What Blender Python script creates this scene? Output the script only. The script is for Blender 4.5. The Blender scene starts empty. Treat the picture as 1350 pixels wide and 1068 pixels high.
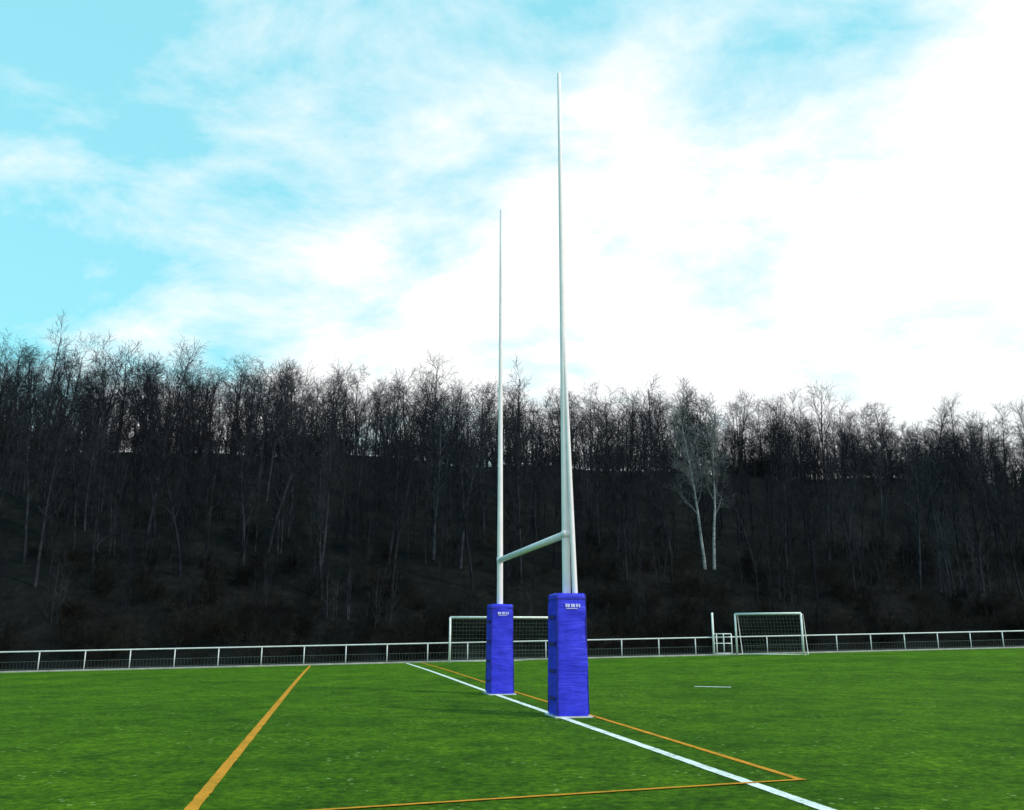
import bpy, bmesh, math, random
import numpy as np
from mathutils import Vector, Matrix, noise
random.seed(7)
S = bpy.context.scene
COL = S.collection

# ---------------------------------------------------------------- helpers
def clamp(v, a, b): return max(a, min(b, v))
def sm(t):
    t = clamp(t, 0, 1); return t*t*(3-2*t)
def fence_y(x): return 46.37 + 0.1706*x
def H(x, y):
    s = sm((y-22)/22.0)
    h = s*(0.098 + 0.0189*clamp(x, -45, 50))
    d = y - (fence_y(clamp(x, -90, 90)) + 2.0)
    if d > 0:
        k = 1 - 0.0012*clamp(x, -90, 90)
        r = 0.9*sm(d/5.0) + 0.43*max(0, d-4)*sm((d-2)/10)
        top = 21.0 + 2.2*noise.noise(Vector((x*0.045, y*0.03, 4.2))) + 1.0*noise.noise(Vector((x*0.15, y*0.1, 8.2)))
        if r > top-4:
            e = r-(top-4)
            r = top-4 + 4*(1-math.exp(-e/4))
        h += r*k + 0.4*noise.noise(Vector((x*0.12, y*0.12, 0)))*sm(d/8)
    return h

def new_mat(name):
    m = bpy.data.materials.new(name); m.use_nodes = True
    nt = m.node_tree; b = nt.nodes["Principled BSDF"]
    return m, nt, b
def N(nt, t, **kw):
    n = nt.nodes.new(t)
    for k, v in kw.items(): setattr(n, k, v)
    return n
def L(nt, a, b): nt.links.new(a, b)
def ramp(nt, fac, stops):
    r = N(nt, 'ShaderNodeValToRGB')
    el = r.color_ramp.elements
    while len(el) < len(stops): el.new(0.5)
    for e, (p, c) in zip(el, stops):
        e.position = p; e.color = (c[0], c[1], c[2], 1)
    L(nt, fac, r.inputs[0]); return r
def noise_n(nt, vec, scale, detail=4, rough=0.55):
    n = N(nt, 'ShaderNodeTexNoise'); n.inputs['Scale'].default_value = scale
    n.inputs['Detail'].default_value = detail; n.inputs['Roughness'].default_value = rough
    L(nt, vec, n.inputs['Vector']); return n
def mixc(nt, fac, a, b, mode='MIX'):
    m = N(nt, 'ShaderNodeMix', data_type='RGBA', blend_type=mode)
    for sock, v in ((m.inputs[0], fac), (m.inputs[6], a), (m.inputs[7], b)):
        if hasattr(v, 'is_linked'): L(nt, v, sock)
        elif isinstance(v, (int, float)): sock.default_value = v
        else: sock.default_value = (v[0], v[1], v[2], 1)
    return m.outputs[2]
def math_n(nt, op, a, b=0.0, c=0.0, cl=False):
    m = N(nt, 'ShaderNodeMath', operation=op); m.use_clamp = cl
    for i, v in enumerate((a, b, c)):
        if hasattr(v, 'is_linked'): L(nt, v, m.inputs[i])
        else: m.inputs[i].default_value = v
    return m.outputs[0]
def simple(name, col, rough=0.5, metal=0.0, var=0.15, scale=8, spec=0.5):
    m, nt, b = new_mat(name)
    tc = N(nt, 'ShaderNodeTexCoord')
    n = noise_n(nt, tc.outputs['Object'], scale)
    r = ramp(nt, n.outputs[0], [(0.3, [c*(1-var) for c in col]), (0.7, [min(1, c*(1+var)) for c in col])])
    L(nt, r.outputs[0], b.inputs['Base Color'])
    b.inputs['Roughness'].default_value = rough; b.inputs['Metallic'].default_value = metal
    b.inputs['Specular IOR Level'].default_value = spec
    return m
def mesh_obj(name, verts, faces, mat=None, parent=None, smooth=False, link=True):
    me = bpy.data.meshes.new(name); me.from_pydata(verts, [], faces); me.update()
    if smooth: me.polygons.foreach_set('use_smooth', [True]*len(me.polygons))
    if mat: me.materials.append(mat)
    o = bpy.data.objects.new(name, me)
    if link: COL.objects.link(o)
    if parent: o.parent = parent
    return o
def empty(name, loc=(0, 0, 0)):
    e = bpy.data.objects.new(name, None); e.location = loc; e.empty_display_size = 0.3
    COL.objects.link(e); return e

class Geo:
    def __init__(s): s.v = []; s.f = []
    def tube(s, pts, rad, n=8, caps=True):
        base = len(s.v); pts = [Vector(p) for p in pts]; m = len(pts)
        prev = None
        for i, p in enumerate(pts):
            d = (pts[min(i+1, m-1)] - pts[max(i-1, 0)])
            if d.length < 1e-9: d = Vector((0, 0, 1))
            d.normalize()
            if prev is None:
                a = Vector((1, 0, 0)) if abs(d.x) < 0.8 else Vector((0, 1, 0))
                u = d.cross(a).normalized()
            else:
                u = (prev - d*prev.dot(d)).normalized()
            prev = u; w = d.cross(u); r = rad[i]
            for k in range(n):
                t = 2*math.pi*k/n
                s.v.append(p + u*(r*math.cos(t)) + w*(r*math.sin(t)))
        for i in range(m-1):
            for k in range(n):
                a = base+i*n+k; b = base+i*n+(k+1) % n
                s.f.append((a, b, b+n, a+n))
        if caps:
            s.f.append(tuple(base+k for k in range(n))[::-1])
            s.f.append(tuple(base+(m-1)*n+k for k in range(n)))
    def box(s, c, sz, rot=0.0):
        base = len(s.v); cr, sr = math.cos(rot), math.sin(rot)
        for dz in (-1, 1):
            for dx, dy in ((-1, -1), (1, -1), (1, 1), (-1, 1)):
                x, y = dx*sz[0]/2, dy*sz[1]/2
                s.v.append(Vector((c[0]+x*cr-y*sr, c[1]+x*sr+y*cr, c[2]+dz*sz[2]/2)))
        b = base
        s.f += [(b, b+3, b+2, b+1), (b+4, b+5, b+6, b+7), (b, b+1, b+5, b+4), (b+1, b+2, b+6, b+5), (b+2, b+3, b+7, b+6), (b+3, b, b+4, b+7)]
    def obj(s, name, mat, parent=None, smooth=False, link=True):
        return mesh_obj(name, s.v, s.f, mat, parent, smooth, link)

class Batch:      # many quad-only plants merged into one mesh
    def __init__(s): s.V = []; s.F = []; s.T = []; s.n = 0
    def add(s, arr, loc, rz, sc, scz, tint):
        v, f = arr; c, sn = math.cos(rz)*sc, math.sin(rz)*sc
        o = np.empty_like(v); o[:, 0] = v[:, 0]*c-v[:, 1]*sn+loc[0]; o[:, 1] = v[:, 0]*sn+v[:, 1]*c+loc[1]; o[:, 2] = v[:, 2]*scz+loc[2]
        s.V.append(o); s.F.append(f+s.n); s.T.append(np.full(len(v), tint, np.float32)); s.n += len(v)
    def obj(s, name, mat, parent):
        V = np.concatenate(s.V); F = np.concatenate(s.F).astype(np.int32); T = np.concatenate(s.T)
        me = bpy.data.meshes.new(name); me.vertices.add(len(V)); me.vertices.foreach_set('co', V.astype(np.float32).ravel())
        me.loops.add(F.size); me.loops.foreach_set('vertex_index', F.ravel())
        me.polygons.add(len(F)); me.polygons.foreach_set('loop_start', np.arange(0, F.size, 4, dtype=np.int32))
        me.update(calc_edges=True)
        at = me.attributes.new('tint', 'FLOAT', 'POINT'); at.data.foreach_set('value', T)
        me.materials.append(mat); o = bpy.data.objects.new(name, me); COL.objects.link(o); o.parent = parent
        print(name, len(F)); return o

# ---------------------------------------------------------------- world
SUN_AZ, SUN_EL = math.radians(120), math.radians(40)
w = bpy.data.worlds.new("World"); S.world = w; w.use_nodes = True
nt = w.node_tree; nt.nodes.clear()
out = N(nt, 'ShaderNodeOutputWorld'); bg = N(nt, 'ShaderNodeBackground')
sky = N(nt, 'ShaderNodeTexSky', sky_type='NISHITA'); sky.sun_disc = False
sky.sun_elevation = SUN_EL; sky.sun_rotation = SUN_AZ
sky.air_density = 1.0; sky.dust_density = 1.0; sky.ozone_density = 1.0
tc = N(nt, 'ShaderNodeTexCoord'); sep = N(nt, 'ShaderNodeSeparateXYZ')
L(nt, tc.outputs['Generated'], sep.inputs[0])
zz = math_n(nt, 'ADD', math_n(nt, 'MAXIMUM', sep.outputs[2], 0.0), 0.35)
px = math_n(nt, 'DIVIDE', sep.outputs[0], zz); py = math_n(nt, 'DIVIDE', sep.outputs[1], zz)
cmb = N(nt, 'ShaderNodeCombineXYZ'); L(nt, px, cmb.inputs[0]); L(nt, py, cmb.inputs[1])
mp = N(nt, 'ShaderNodeMapping'); mp.inputs['Location'].default_value = (3.1, 1.7, 0)
mp.inputs['Rotation'].default_value = (0, 0, 0.25); mp.inputs['Scale'].default_value = (1.0, 1.35, 1)
L(nt, cmb.outputs[0], mp.inputs[0])
n1 = noise_n(nt, mp.outputs[0], 3.4, 11, 0.62); n1.inputs['Distortion'].default_value = 0.25
n2 = noise_n(nt, mp.outputs[0], 1.3, 3, 0.5)
v = math_n(nt, 'ADD', math_n(nt, 'MULTIPLY', n1.outputs[0], 1.05), math_n(nt, 'MULTIPLY', n2.outputs[0], 0.55))
v = math_n(nt, 'ADD', v, math_n(nt, 'MULTIPLY', sep.outputs[0], 0.36))
v = math_n(nt, 'SUBTRACT', v, math_n(nt, 'MULTIPLY', sep.outputs[2], 0.52))
v = math_n(nt, 'SUBTRACT', v, 0.04)
cl = ramp(nt, v, [(0.34, (0, 0, 0)), (0.50, (.5, .5, .5)), (0.64, (1, 1, 1))])
skyc = mixc(nt, 1.0, sky.outputs[0], (1.7, 2.7, 1.9), 'MULTIPLY')
thin = mixc(nt, 0.75, skyc, (3.6, 9.0, 10.6))
cloud = mixc(nt, n2.outputs[0], (9.6, 10.6, 10.8), (11.4, 11.1, 11.1))
fin = mixc(nt, cl.outputs[0], thin, cloud)
L(nt, fin, bg.inputs[0]); bg.inputs[1].default_value = 0.1
L(nt, bg.outputs[0], out.inputs[0])

sun = bpy.data.lights.new("sun", 'SUN'); sun.energy = 2.5; sun.angle = math.radians(5); sun.color = (1, .95, .87)
so = bpy.data.objects.new("sun", sun); COL.objects.link(so)
sd = Vector((math.cos(SUN_EL)*math.sin(SUN_AZ), math.cos(SUN_EL)*math.cos(SUN_AZ), math.sin(SUN_EL)))
so.rotation_euler = sd.to_track_quat('Z', 'Y').to_euler(); so.location = (20, -5, 30)

# ---------------------------------------------------------------- camera
cam = bpy.data.cameras.new("camera"); co = bpy.data.objects.new("camera", cam); COL.objects.link(co)
cam.sensor_width = 36; cam.lens = 36*1180/1350; cam.clip_end = 6000
co.location = (0, 0, 1.36); co.rotation_euler = (math.radians(90+14.36), 0, 0)
S.camera = co
S.view_settings.view_transform = 'Standard'; S.view_settings.look = 'None'; S.view_settings.exposure = 0

# ---------------------------------------------------------------- ground
def axis(lo, hi, step, far, grow=1.35):
    a = []; x = lo
    while x <= hi+1e-6: a.append(x); x += step
    st = step; x = hi
    while x < far: st *= grow; x += st; a.append(x)
    st = step; x = lo; pre = []
    while x > -far: st *= grow; x -= st; pre.append(x)
    return pre[::-1]+a
xs = axis(-70, 70, 1.0, 2500); ys = axis(-4, 125, 1.0, 2500)
V = [(x, y, H(x, y)) for y in ys for x in xs]
nx = len(xs)
F = [(j*nx+i, j*nx+i+1, (j+1)*nx+i+1, (j+1)*nx+i) for j in range(len(ys)-1) for i in range(nx-1)]
m, nt, b = new_mat("turf_and_soil")
tc = N(nt, 'ShaderNodeTexCoord'); P = tc.outputs['Object']; sp = N(nt, 'ShaderNodeSeparateXYZ'); L(nt, P, sp.inputs[0])
big = noise_n(nt, P, 0.3, 4); mid = noise_n(nt, P, 1.6, 6, 0.7); fine = noise_n(nt, P, 9, 8, 0.8)
vf = noise_n(nt, P, 60, 4, 0.85)
fc = ramp(nt, fine.outputs[0], [(0.34, (.015, .056, .001)), (0.5, (.060, .178, .003)), (0.66, (.140, .33, .010))])
mc = ramp(nt, mid.outputs[0], [(0.32, (.46, .53, .5)), (0.5, (.95, .95, .9)), (0.68, (1.45, 1.25, 1.2))])
bc = ramp(nt, big.outputs[0], [(0.3, (.58, .68, .7)), (0.7, (1.28, 1.15, 1.1))])
vc = ramp(nt, vf.outputs[0], [(0.36, (.35, .42, .3)), (0.64, (1.5, 1.4, 1.6))])
c = mixc(nt, 1, fc.outputs[0], mc.outputs[0], 'MULTIPLY'); c = mixc(nt, 1, c, bc.outputs[0], 'MULTIPLY'); c = mixc(nt, .85, c, vc.outputs[0], 'MULTIPLY')
sc = N(nt, 'ShaderNodeTexVoronoi'); sc.inputs['Scale'].default_value = 7; L(nt, P, sc.inputs['Vector'])
dots = math_n(nt, 'LESS_THAN', sc.outputs['Distance'], 0.17)
pm = noise_n(nt, P, 0.9, 5, .7); pmr = math_n(nt, 'GREATER_THAN', pm.outputs[0], 0.55)
c = mixc(nt, math_n(nt, 'MULTIPLY', math_n(nt, 'MULTIPLY', dots, pmr), 0.6), c, (.42, .56, .20))
fl = noise_n(nt, P, 1.3, 8, 0.75); fl2 = noise_n(nt, P, 0.16, 3)
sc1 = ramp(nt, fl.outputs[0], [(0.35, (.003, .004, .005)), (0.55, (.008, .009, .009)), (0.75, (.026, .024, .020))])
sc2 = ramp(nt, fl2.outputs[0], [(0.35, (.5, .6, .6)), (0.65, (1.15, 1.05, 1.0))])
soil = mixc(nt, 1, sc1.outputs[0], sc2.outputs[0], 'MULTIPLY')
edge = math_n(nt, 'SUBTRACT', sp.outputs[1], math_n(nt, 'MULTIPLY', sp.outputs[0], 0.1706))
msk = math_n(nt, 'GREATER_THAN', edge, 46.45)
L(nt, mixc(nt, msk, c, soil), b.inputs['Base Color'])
b.inputs['Roughness'].default_value = 0.9; b.inputs['Specular IOR Level'].default_value = 0.08
bp = N(nt, 'ShaderNodeBump'); bp.inputs['Strength'].default_value = 0.8; bp.inputs['Distance'].default_value = 0.04
L(nt, math_n(nt, 'ADD', fine.outputs[0], vf.outputs[0]), bp.inputs['Height']); L(nt, bp.outputs[0], b.inputs['Normal'])
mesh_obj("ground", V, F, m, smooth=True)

# ---------------------------------------------------------------- pitch markings
def line_mat(name, col, green=(.05, .16, .005)):
    m, nt, b = new_mat(name)
    tc = N(nt, 'ShaderNodeTexCoord'); n = noise_n(nt, tc.outputs['Object'], 30, 8, 0.85)
    n2 = noise_n(nt, tc.outputs['Object'], 3, 4, 0.6)
    f = math_n(nt, 'ADD', math_n(nt, 'MULTIPLY', n.outputs[0], 0.75), math_n(nt, 'MULTIPLY', n2.outputs[0], 0.35))
    r = ramp(nt, f, [(0.42, green), (0.53, [c*.8 for c in col]), (0.64, col)])
    L(nt, r.outputs[0], b.inputs['Base Color']); b.inputs['Roughness'].default_value = 0.9
    b.inputs['Specular IOR Level'].default_value = 0.1
    return m
WHT = line_mat("white_line_paint", (.82, .90, .88)); ORG = line_mat("orange_line_paint", (.64, .28, .025))
def strip(name, p, q, wd, mat, lift=0.006):
    p, q = Vector(p), Vector(q); d = (q-p); n = max(1, int(d.length/0.1)); d.normalize(); s = Vector((-d.y, d.x))
    v = []; f = []
    for i in range(n+1):
        c = p.lerp(q, i/n)
        jl = 0.012*noise.noise(Vector((c.x*9, c.y*9, 1))); jr = 0.012*noise.noise(Vector((c.x*9, c.y*9, 9)))
        for sg, j in ((-1, jl), (1, jr)):
            a = c + s*(sg*wd/2+j); v.append((a.x, a.y, H(a.x, a.y)+lift))
        if i: k = 2*i; f.append((k-2, k, k+1, k-1))
    o = mesh_obj(name, v, f, mat)
    if o.data.polygons[0].normal.z < 0: o.data.flip_normals()
    return o
GX = lambda y: 1.0-0.205*(y-15.1)
strip("goal_line", (GX(2), 2), (GX(44.6), 44.6), 0.13, WHT)
OX = lambda y: 1.33-0.2*(y-16.48)
strip("orange_field_line", (OX(9.2), 9.2), (OX(44.9), 44.9), 0.085, ORG)
strip("orange_field_line", (OX(9.2)+.03, 9.24), (OX(9.2)-8.2, 9.24-2.95), 0.06, ORG, 0.010)
SX = lambda y: -2.93-0.192*(y-9.64)
strip("orange_field_line", (SX(2), 2), (SX(43.6), 43.6), 0.11, ORG)
strip("penalty_mark", (4.85, 24.9), (5.75, 24.6), 0.17, WHT)

# ---------------------------------------------------------------- rugby goal
g = Vector((-0.2026, 0.9793, 0)).normalized(); r_ = Vector((g.y, -g.x, 0)); ROT = math.atan2(g.y, g.x)-math.pi/2
P1 = Vector((0.965, 16.16, 0)); P2 = Vector((-0.29, 21.98, 0))
m, nt, b = new_mat("white_painted_post")
tc = N(nt, 'ShaderNodeTexCoord'); n = noise_n(nt, tc.outputs['Object'], 3, 5, 0.6)
r = ramp(nt, n.outputs[0], [(0.3, (.76, .72, .77)), (0.7, (.88, .84, .88))])
L(nt, r.outputs[0], b.inputs['Base Color']); b.inputs['Roughness'].default_value = .4
b.inputs['Specular IOR Level'].default_value = .35
ALU = m
PLATE = simple("galvanised_plate", (.60, .64, .70), .5, .2)
m, nt, b = new_mat("blue_pad_vinyl")
tc = N(nt, 'ShaderNodeTexCoord'); P = tc.outputs['Object']
mpn = N(nt, 'ShaderNodeMapping'); mpn.inputs['Scale'].default_value = (1.2, 1.2, 6); L(nt, P, mpn.inputs[0])
cr = noise_n(nt, mpn.outputs[0], 1.8, 4, 0.55); cr.inputs['Distortion'].default_value = 1.0
sf = noise_n(nt, P, 5, 5, .6)
r = ramp(nt, sf.outputs[0], [(0.25, (.024, .028, .52)), (0.7, (.042, .052, .80))])
L(nt, r.outputs[0], b.inputs['Base Color']); b.inputs['Roughness'].default_value = .42
b.inputs['Specular IOR Level'].default_value = .2
bp = N(nt, 'ShaderNodeBump'); bp.inputs['Strength'].default_value = .4; bp.inputs['Distance'].default_value = .05
L(nt, cr.outputs[0], bp.inputs['Height']); L(nt, bp.outputs[0], b.inputs['Normal'])
PAD = m
SEAM = simple("dark_blue_seam", (.010, .010, .17), .6)
LABEL = simple("pale_label_print", (.55, .55, .90), .6)

def pad(parent, c, seed):
    W, D, Hh = 0.53, 0.64, 2.05
    rings = 44; rc = 0.022
    outl = []
    for cx, cy, a0 in ((1, -1, -90), (1, 1, 0), (-1, 1, 90), (-1, -1, 180)):
        for k in range(5):
            a = math.radians(a0+k*22.5)
            outl.append((cx*(W/2-rc)+rc*math.cos(a), cy*(D/2-rc)+rc*math.sin(a)))
        nxt = {(1, -1): (1, 1), (1, 1): (-1, 1), (-1, 1): (-1, -1), (-1, -1): (1, -1)}[(cx, cy)]
        a = math.radians(a0+90); p0 = outl[-1]
        p1 = (nxt[0]*(W/2-rc)+rc*math.cos(a), nxt[1]*(D/2-rc)+rc*math.sin(a))
        for k in range(1, 9): outl.append((p0[0]+(p1[0]-p0[0])*k/9, p0[1]+(p1[1]-p0[1])*k/9))
    v = []; f = []; m_ = len(outl)
    for j in range(rings+1):
        z = 0.03+(Hh-0.03)*j/rings
        t = j/rings
        sc_ = 1.035-0.07*t
        if j == rings: sc_ *= 0.965
        if j == 0: sc_ *= .985
        for (x, y) in outl:
            q = noise.noise(Vector((x*2.2+seed*5, y*2.2, z*2.6)))*0.012 + noise.noise(Vector((x*4+seed*3, y*4, z*10)))*0.006
            bulge = 0.012*math.cos(clamp(x/(W/2), -1, 1)*math.pi/2)*(1 if abs(y) > D/2-.06 else 0)
            k = sc_*(1+(q*1.3+bulge)/(W/2))
            zz_ = z + (0.014*noise.noise(Vector((x*3, y*3, seed))) if j in (0, rings) else 0)
            w_ = c + r_*(x*k) + g*(y*k); v.append((w_.x, w_.y, zz_))
    for j in range(rings):
        for i in range(m_):
            a = j*m_+i; b2 = j*m_+(i+1) % m_
            f.append((a, b2, b2+m_, a+m_))
    f.append(tuple(rings*m_+i for i in range(m_)))
    o = mesh_obj("pad_body", v, f, PAD, parent, smooth=True)
    o.data.polygons[-1].use_smooth = False
    G = Geo()
    for sx, sy in ((-1, -1), (1, -1), (-1, 1)):
        pts = []
        for j in range(24):
            z = .05+1.98*j/23; sc_ = 1.035-.07*j/23
            q = c + r_*(sx*(W/2-.002)*sc_) + g*(sy*(D/2-.002)*sc_)
            pts.append((q.x, q.y, z))
        G.tube(pts, [.009]*24, 6)
    pts = []
    for i in range(0, m_+1):
        x, y = outl[i % m_]; q = c + r_*(x*1.0) + g*(y*1.0); pts.append((q.x, q.y, 1.955))
    G.tube(pts, [.006]*len(pts), 5, caps=False)
    G.obj("pad_seams", SEAM, parent, True)
    G = Geo()
    for zc in (.3, .75, 1.2, 1.65):
        q = c - r_*(W/2*1.02+.006)
        G.box((q.x, q.y, zc), (.018, .40, .06), ROT)
    G.obj("pad_straps", SEAM, parent)
    G = Geo(); x = -.13
    base = c - g*(D/2*.985+.020)
    for wd in (.035, .05, .03, .05, .04, .035):
        q = base + r_*(x+.03)
        G.box((q.x, q.y, 1.84), (wd*.8, .008, .055), ROT); x += wd+.006
    q = base + r_*(.0)
    G.box((q.x, q.y, 1.79), (.2, .008, .012), ROT)
    G.obj("pad_label", LABEL, parent)
    G = Geo(); G.box((c.x, c.y, .014), (W+.12, D+.12, .022), ROT)
    G.obj("base_plate", PLATE, parent)

RG = empty("rugby_goal", (0, 0, 0))
def post(nm, c, out_dir, Ht, seed):
    G = Geo()
    zs = [0.02, 1, 2, 3.1, 4.5, 6, 7.6, 9, 10.5, Ht-.01, Ht]
    rs = [.074, .074, .073, .070, .064, .057, .050, .045, .040, .036, .028]
    G.tube([(c.x, c.y, z) for z in zs], rs, 20)
    G.obj(nm, ALU, RG, True)
    G = Geo()
    bz = c + out_dir*.25; n = 10
    G.tube([tuple(Vector((c.x, c.y, 7.55)).lerp(Vector((bz.x, bz.y, .02)), i/n)) for i in range(n+1)], [.03+.026*i/n for i in range(n+1)], 14)
    G.obj(nm+"_brace", ALU, RG, True)
    G = Geo()
    G.tube([(c.x, c.y, 3.04), (c.x, c.y, 3.16)], [.080, .080], 18)
    G.obj(nm+"_collar", ALU, RG, True)
post("near_post", P1, (-g*.75+r_*.6).normalized(), 12.55, 1); post("far_post", P2, (g*.9+r_*0.1).normalized(), 12.4, 2)
G = Geo()
a = P1+g*.05; b_ = P2-g*.05
G.tube([(a.x, a.y, 3.1), (b_.x, b_.y, 3.1)], [.066, .066], 18); G.obj("crossbar", ALU, RG, True)
for i, c in enumerate((P1, P2)):
    e = empty("post_pad"); e.parent = RG; pad(e, c, i+1)

# ---------------------------------------------------------------- fence
FM = simple("galvanised_rail", (.60, .64, .66), .5, .1)
KERB = simple("concrete_kerb", (.34, .35, .34), .9, 0, .25, 3)
fe = empty("pitch_fence"); G = Geo(); K = Geo()
stepx = 1.95; X0 = -13.9; tops = []
for i in range(-18, 36):
    x = X0+i*stepx; y = fence_y(x); z = H(x, y)
    G.tube([(x, y, z-.05), (x, y, z+.90)], [.028, .028], 8); tops.append((x, y, z+.90))
G.tube(tops, [.034]*len(tops), 8)
G.obj("rails_and_posts", FM, fe, True)
G = Geo()
for hh in (.12, .45):
    G.tube([(p[0], p[1], p[2]-.9+hh) for p in tops], [.006]*len(tops), 4)
for a, b_ in zip(tops[:-1], tops[1:]):
    for k in range(1, 13):
        t = k/13; q = Vector(a).lerp(Vector(b_), t)
        G.tube([(q.x, q.y, q.z-.82), (q.x, q.y, q.z-.46)], [.0035]*2, 3, False)
G.obj("wire_infill", simple("green_wire", (.10, .14, .12), .6), fe)
for a, b_ in zip(tops[:-1], tops[1:]):
    base = len(K.v)
    for p in (a, b_):
        for dy, dz in ((-.06, -.1), (-.06, .07), (.06, .07), (.06, -.1)):
            K.v.append(Vector((p[0], p[1]-.12+dy, p[2]-.9+dz)))
    for k in range(4):
        k2 = (k+1) % 4; K.f.append((base+k, base+k2, base+4+k2, base+4+k))
K.obj("kerb", KERB, fe)

# ---------------------------------------------------------------- soccer goals
GW = simple("white_goal_paint", (.74, .78, .78), .4)
NET = simple("goal_net_cord", (.10, .17, .13), .8)
def soccer(p, q, Ht, depth):
    e = empty("soccer_goal"); p = Vector(p); q = Vector(q); d = (q-p).normalized(); bk = Vector((-d.y, d.x))
    if bk.y < 0: bk = -bk
    zb = min(H(p.x, p.y), H(q.x, q.y))
    def pt(s, t, z):
        c = p.lerp(q, s)+bk*t; return Vector((c.x, c.y, zb + z))
    G = Geo()
    G.tube([pt(0, 0, 0), pt(0, 0, Ht)], [.05]*2, 10); G.tube([pt(1, 0, 0), pt(1, 0, Ht)], [.05]*2, 10)
    G.tube([pt(0, 0, Ht), pt(1, 0, Ht)], [.05]*2, 10); G.obj("frame", GW, e, True)
    G = Geo()
    for s in (0, 1):
        G.tube([pt(s, 0, Ht-.03), pt(s, depth*.45, Ht-.06), pt(s, depth, .05), pt(s, 0, .05)], [.02]*4, 6)
    G.tube([pt(0, depth, .05), pt(1, depth, .05)], [.02]*2, 6); G.obj("net_supports", GW, e, True)
    G = Geo(); w_ = (q-p).length; n = int(w_/.16)
    prof = lambda t: (depth*.45*(t/.3), Ht-.05) if t < .3 else (depth*(.45+.55*(t-.3)/.7), Ht-.05-(Ht-.1)*(t-.3)/.7)
    for i in range(n+1):
        s = i/n; G.tube([pt(s, *prof(t/6)) for t in range(7)], [.0035]*7, 3, False)
    for j in range(17):
        t = j/16; G.tube([pt(s/4, *prof(t)) for s in range(5)], [.0035]*5, 3, False)
    G.obj("net", NET, e)
soccer((-2.95, 44.0), (2.05, 44.6), 2.1, .9)
soccer((11.45, 47.2), (14.3, 45.5), 2.05, .9)
ge = empty("fence_gate"); G = Geo()
x = 10.45; y = fence_y(x)-.15; z = H(x, y)
G.tube([(x, y, z-.05), (x, y, z+2.15)], [.055, .055], 12); G.obj("gate_post", GW, ge, True)
G = Geo()
for xx in (10.62, 11.0, 11.42): G.tube([(xx, fence_y(xx)-.15, z), (xx, fence_y(xx)-.15, z+1.08)], [.03]*2, 8)
for hh in (.1, .6, 1.08): G.tube([(10.5, fence_y(10.5)-.15, z+hh), (11.42, fence_y(11.42)-.15, z+hh)], [.025]*2, 8)
G.obj("gate_leaf", GW, ge, True)

# ---------------------------------------------------------------- trees
def bark(name, c1, c2):
    m, nt, b = new_mat(name)
    tc = N(nt, 'ShaderNodeTexCoord'); at = N(nt, 'ShaderNodeAttribute'); at.attribute_name = 'tint'
    n = noise_n(nt, tc.outputs['Object'], 1.5, 2, .7)
    r = ramp(nt, n.outputs[0], [(0.35, c1), (0.65, c2)])
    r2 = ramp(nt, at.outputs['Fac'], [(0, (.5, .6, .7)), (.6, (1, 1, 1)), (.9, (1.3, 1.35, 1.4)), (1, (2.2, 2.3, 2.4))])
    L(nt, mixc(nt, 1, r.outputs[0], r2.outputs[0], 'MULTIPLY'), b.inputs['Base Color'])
    b.inputs['Roughness'].default_value = .9; b.inputs['Specular IOR Level'].default_value = .05
    return m
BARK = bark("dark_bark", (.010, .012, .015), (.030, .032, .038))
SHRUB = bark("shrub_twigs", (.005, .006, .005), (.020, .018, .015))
def grow(G, rnd, p, d, L_, r, lvl, maxl, cfg):
    seg = cfg['seg'][lvl]; pts = [p.copy()]; rad = [r]; cur = p.copy(); dd = d.copy()
    up = cfg['up'][lvl]; wob = cfg['wob'][lvl]
    for i in range(seg):
        dd = (dd + Vector((rnd.gauss(0, wob), rnd.gauss(0, wob), rnd.gauss(0, wob)+up))).normalized()
        cur = cur + dd*(L_/seg); pts.append(cur.copy()); rad.append(max(cfg['rmin'], r*(1-(i+1)/seg*.78)))
    G.tube(pts, rad, cfg['n'][lvl], False)
    if lvl >= maxl: return
    k = cfg['cnt'][lvl]; k = max(2, int(k*rnd.uniform(.8, 1.2)+.5))
    az = rnd.uniform(0, 6.28)
    for j in range(k):
        t = cfg['t0'][lvl] + (1-cfg['t0'][lvl])*(j+rnd.random()*.8)/k; t = min(t, .995)
        fi = t*seg; i = min(seg-1, int(fi)); q = pts[i].lerp(pts[i+1], fi-i)
        ax = (pts[i+1]-pts[i]).normalized(); az += 2.4+rnd.uniform(-.5, .5)
        a = Vector((1, 0, 0)) if abs(ax.x) < .7 else Vector((0, 1, 0))
        u = ax.cross(a).normalized(); w_ = ax.cross(u)
        sp_ = math.radians(rnd.uniform(*cfg['ang'][lvl]))
        nd = ax*math.cos(sp_) + (u*math.cos(az)+w_*math.sin(az))*math.sin(sp_)
        ln = cfg['len'][lvl]*rnd.uniform(.65, 1.25)*(1-.45*abs(t-.35) if lvl else (1.1-.65*max(0, t-.35)/.65))
        rr = max(cfg['rmin'], min(r*.5, rad[i]*.62))
        grow(G, rnd, q, nd.normalized(), ln, rr, lvl+1, maxl, cfg)
base_cfg = dict(seg=[10, 4, 3, 2, 1], up=[.02, .12, .07, .05, .03], wob=[.035, .13, .17, .2, .2], n=[6, 3, 3, 3, 3],
    cnt=[14, 6, 5, 3], t0=[.3, .2, .15, .1], ang=[(22, 52), (22, 55), (25, 60), (20, 60)], len=[3.6, 1.8, .95, .5], rmin=.009)
def arr(G): return (np.array([tuple(v) for v in G.v], np.float64), np.array(G.f, np.int64))
crown_meshes = []; slim_meshes = []; mid_meshes = []; shrub_meshes = []
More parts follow.
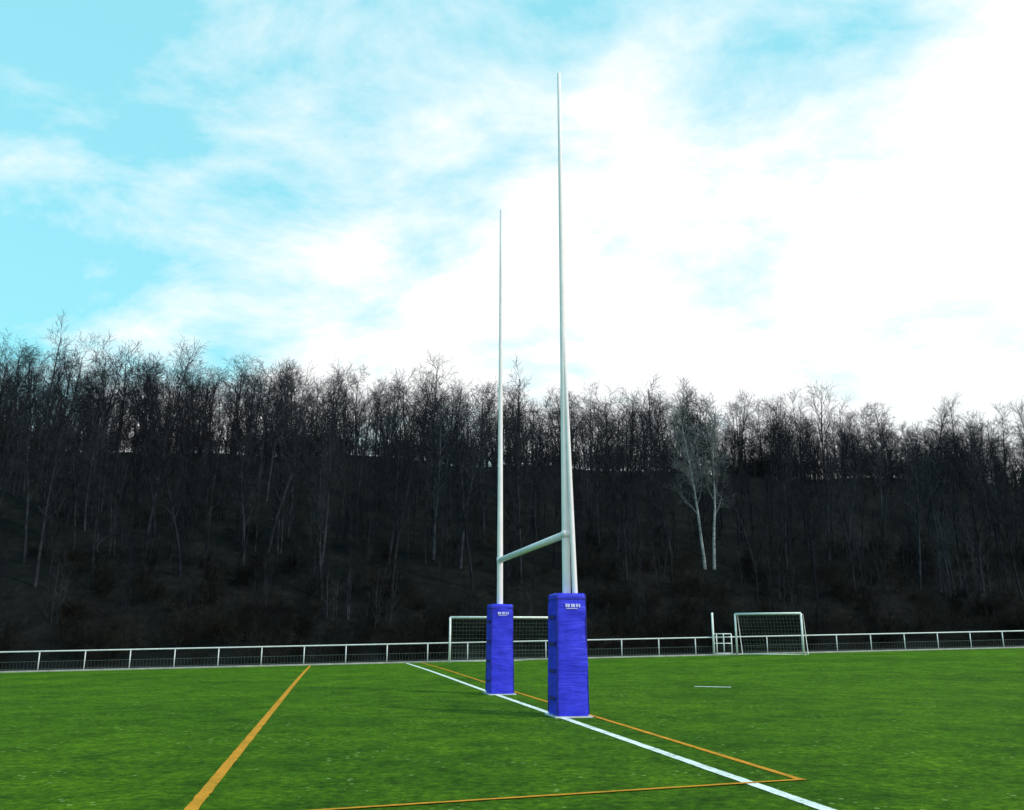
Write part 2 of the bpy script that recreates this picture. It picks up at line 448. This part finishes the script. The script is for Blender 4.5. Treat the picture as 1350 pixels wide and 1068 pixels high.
for s in range(9):       # airy crowned trees for the ridge
    rnd = random.Random(100+s); cfg = dict(base_cfg)
    cfg['t0'] = [rnd.uniform(.12, .32), .2, .15, .1]; cfg['len'] = [rnd.uniform(2.9, 4.4), 1.7, .9, .45]
    cfg['cnt'] = [rnd.randint(11, 15), 6, 5, 3]; cfg['rmin'] = .010; cfg['seg'] = [8, 3, 2, 1, 1]
    G = Geo()
    if s in (2, 5, 8):
        for k in range(2):
            grow(G, rnd, Vector((k*.25, 0, -.3)), Vector((.14*(k*2-1), rnd.uniform(-.1, .1), 1)).normalized(), 10.6, .13, 0, 4, {**cfg, 'cnt': [8, 6, 5, 3]})
    else:
        grow(G, rnd, Vector((0, 0, -.3)), Vector((rnd.uniform(-.06, .06), rnd.uniform(-.06, .06), 1)).normalized(), 11, rnd.uniform(.12, .18), 0, 4, cfg)
    crown_meshes.append(arr(G))
for s in range(7):       # slope trees, coarser twigs
    rnd = random.Random(150+s); cfg = dict(base_cfg)
    cfg.update(cnt=[15, 6, 4], t0=[rnd.uniform(.2, .4), .15, .1], len=[rnd.uniform(2.6, 3.6), 1.6, .9], rmin=.012)
    G = Geo()
    grow(G, rnd, Vector((0, 0, -.3)), Vector((rnd.uniform(-.06, .06), rnd.uniform(-.06, .06), 1)).normalized(), 13, rnd.uniform(.11, .17), 0, 3, cfg)
    mid_meshes.append(arr(G))
for s in range(6):       # clumps of thin poles
    rnd = random.Random(200+s); cfg = dict(base_cfg); G = Geo()
    cfg.update(cnt=[12, 4], t0=[.08, .2], len=[1.8, .8], ang=[(20, 50), (25, 55)], rmin=.012, seg=[7, 3, 2])
    for k in range(5):
        grow(G, rnd, Vector((rnd.uniform(-1.7, 1.7), rnd.uniform(-1.7, 1.7), -.6)), Vector((rnd.uniform(-.09, .09), rnd.uniform(-.09, .09), 1)).normalized(), rnd.uniform(6, 11), rnd.uniform(.05, .10), 0, 2, cfg)
    slim_meshes.append(arr(G))
for s in range(5):
    rnd = random.Random(300+s); G = Geo()
    cfg = dict(seg=[4, 3, 2], up=[.1, .08, .05], wob=[.15, .2, .25], n=[3, 3, 3], cnt=[7, 5], t0=[.15, .1], ang=[(20, 60), (20, 65)], len=[.8, .35], rmin=.008)
    for k in range(13):
        a = rnd.uniform(0, 6.28)
        grow(G, rnd, Vector((rnd.gauss(0, .5), rnd.gauss(0, .5), -.1)), Vector((math.cos(a)*.5, math.sin(a)*.5, 1)).normalized(), rnd.uniform(.9, 2.6), .014, 0, 2, cfg)
    shrub_meshes.append(arr(G))

forest = empty("bare_forest")
BX, BY = 14.3, 66.0
rnd = random.Random(11)
def rows(y0, y1, dy, dx, meshes, f_sc, nm):
    B = Batch(); y = y0
    while y < y1:
        x = -84.0 + rnd.uniform(0, 3)
        while x < 88:
            xx = x+rnd.uniform(-1.4, 1.4); yy = y+rnd.uniform(-1.6, 1.6)+.14*xx
            x += dx*rnd.uniform(.75, 1.25)
            if abs(xx)/max(1, yy) > .80: continue
            if yy < BY+1 and abs(xx/yy - BX/BY) < .035: continue
            s_ = f_sc(xx, yy)
            B.add(rnd.choice(meshes), (xx, yy, H(xx, yy)), rnd.uniform(0, 6.28), s_, s_*rnd.uniform(.94, 1.06), rnd.random())
        y += dy
    B.obj(nm, BARK, forest)
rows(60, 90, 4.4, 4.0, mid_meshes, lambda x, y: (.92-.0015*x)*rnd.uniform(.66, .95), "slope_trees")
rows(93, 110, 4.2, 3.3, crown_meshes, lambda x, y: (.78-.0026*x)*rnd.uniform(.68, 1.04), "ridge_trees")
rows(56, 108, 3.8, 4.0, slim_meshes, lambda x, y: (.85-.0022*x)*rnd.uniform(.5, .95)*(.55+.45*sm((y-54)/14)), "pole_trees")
B = Batch()
for i in range(560):
    x = rnd.uniform(-60, 62); d = 1.2+abs(rnd.gauss(0, 1))*9
    y = fence_y(x)+1.2+d
    if abs(x/y) > .80: continue
    B.add(rnd.choice(shrub_meshes), (x, y, H(x, y)), rnd.uniform(0, 6.28), rnd.uniform(.35, 1.25), rnd.uniform(.3, 1.0), rnd.random())
for i in range(260):
    x = rnd.uniform(-80, 82); y = rnd.uniform(92, 106)+.14*x
    if abs(x/y) > .80: continue
    B.add(rnd.choice(shrub_meshes), (x, y, H(x, y)), rnd.uniform(0, 6.28), rnd.uniform(1.0, 2.0), rnd.uniform(.8, 1.9), rnd.random())
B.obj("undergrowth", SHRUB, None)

# birch
BIRCH, nt, b = new_mat("birch_bark")
tc = N(nt, 'ShaderNodeTexCoord'); mpn = N(nt, 'ShaderNodeMapping'); mpn.inputs['Scale'].default_value = (2, 2, 5); L(nt, tc.outputs['Object'], mpn.inputs[0])
n = noise_n(nt, mpn.outputs[0], 1.6, 5, .7)
r = ramp(nt, n.outputs[0], [(0.36, (.05, .05, .05)), (0.50, (.24, .27, .29)), (0.7, (.45, .49, .52))])
L(nt, r.outputs[0], b.inputs['Base Color']); b.inputs['Roughness'].default_value = .8
BT = simple("birch_twigs", (.10, .115, .125), .8)
be = empty("birch_tree", (0, 0, 0)); rnd2 = random.Random(5)
zb = H(BX, BY); GT = Geo()
for k in range(2):
    Gt = Geo(); cfg = dict(base_cfg); cfg['cnt'] = [13, 6, 5, 3]; cfg['len'] = [2.4, 1.2, .7, .4]; cfg['t0'] = [.35, .2, .15, .1]; cfg['wob'] = [.025, .1, .17, .2, .2]; cfg['n'] = [8, 4, 3, 3, 3]
    Gx = Geo(); grow(Gx, rnd2, Vector((BX-.25+k*.65, BY, zb-.3)), Vector((-.02+.03*k, 0, 1)), 11.6, .12, 0, 4, cfg)
    nt_ = 8*11; nf = 8*10
    Gt.v = Gx.v[:nt_]; Gt.f = Gx.f[:nf]; Gt.obj("trunk", BIRCH, be, True)
    off = len(GT.v)
    GT.v += Gx.v[nt_:]; GT.f += [tuple(i-nt_+off for i in f) for f in Gx.f[nf:]]
GT.obj("branches", BT, be, True)
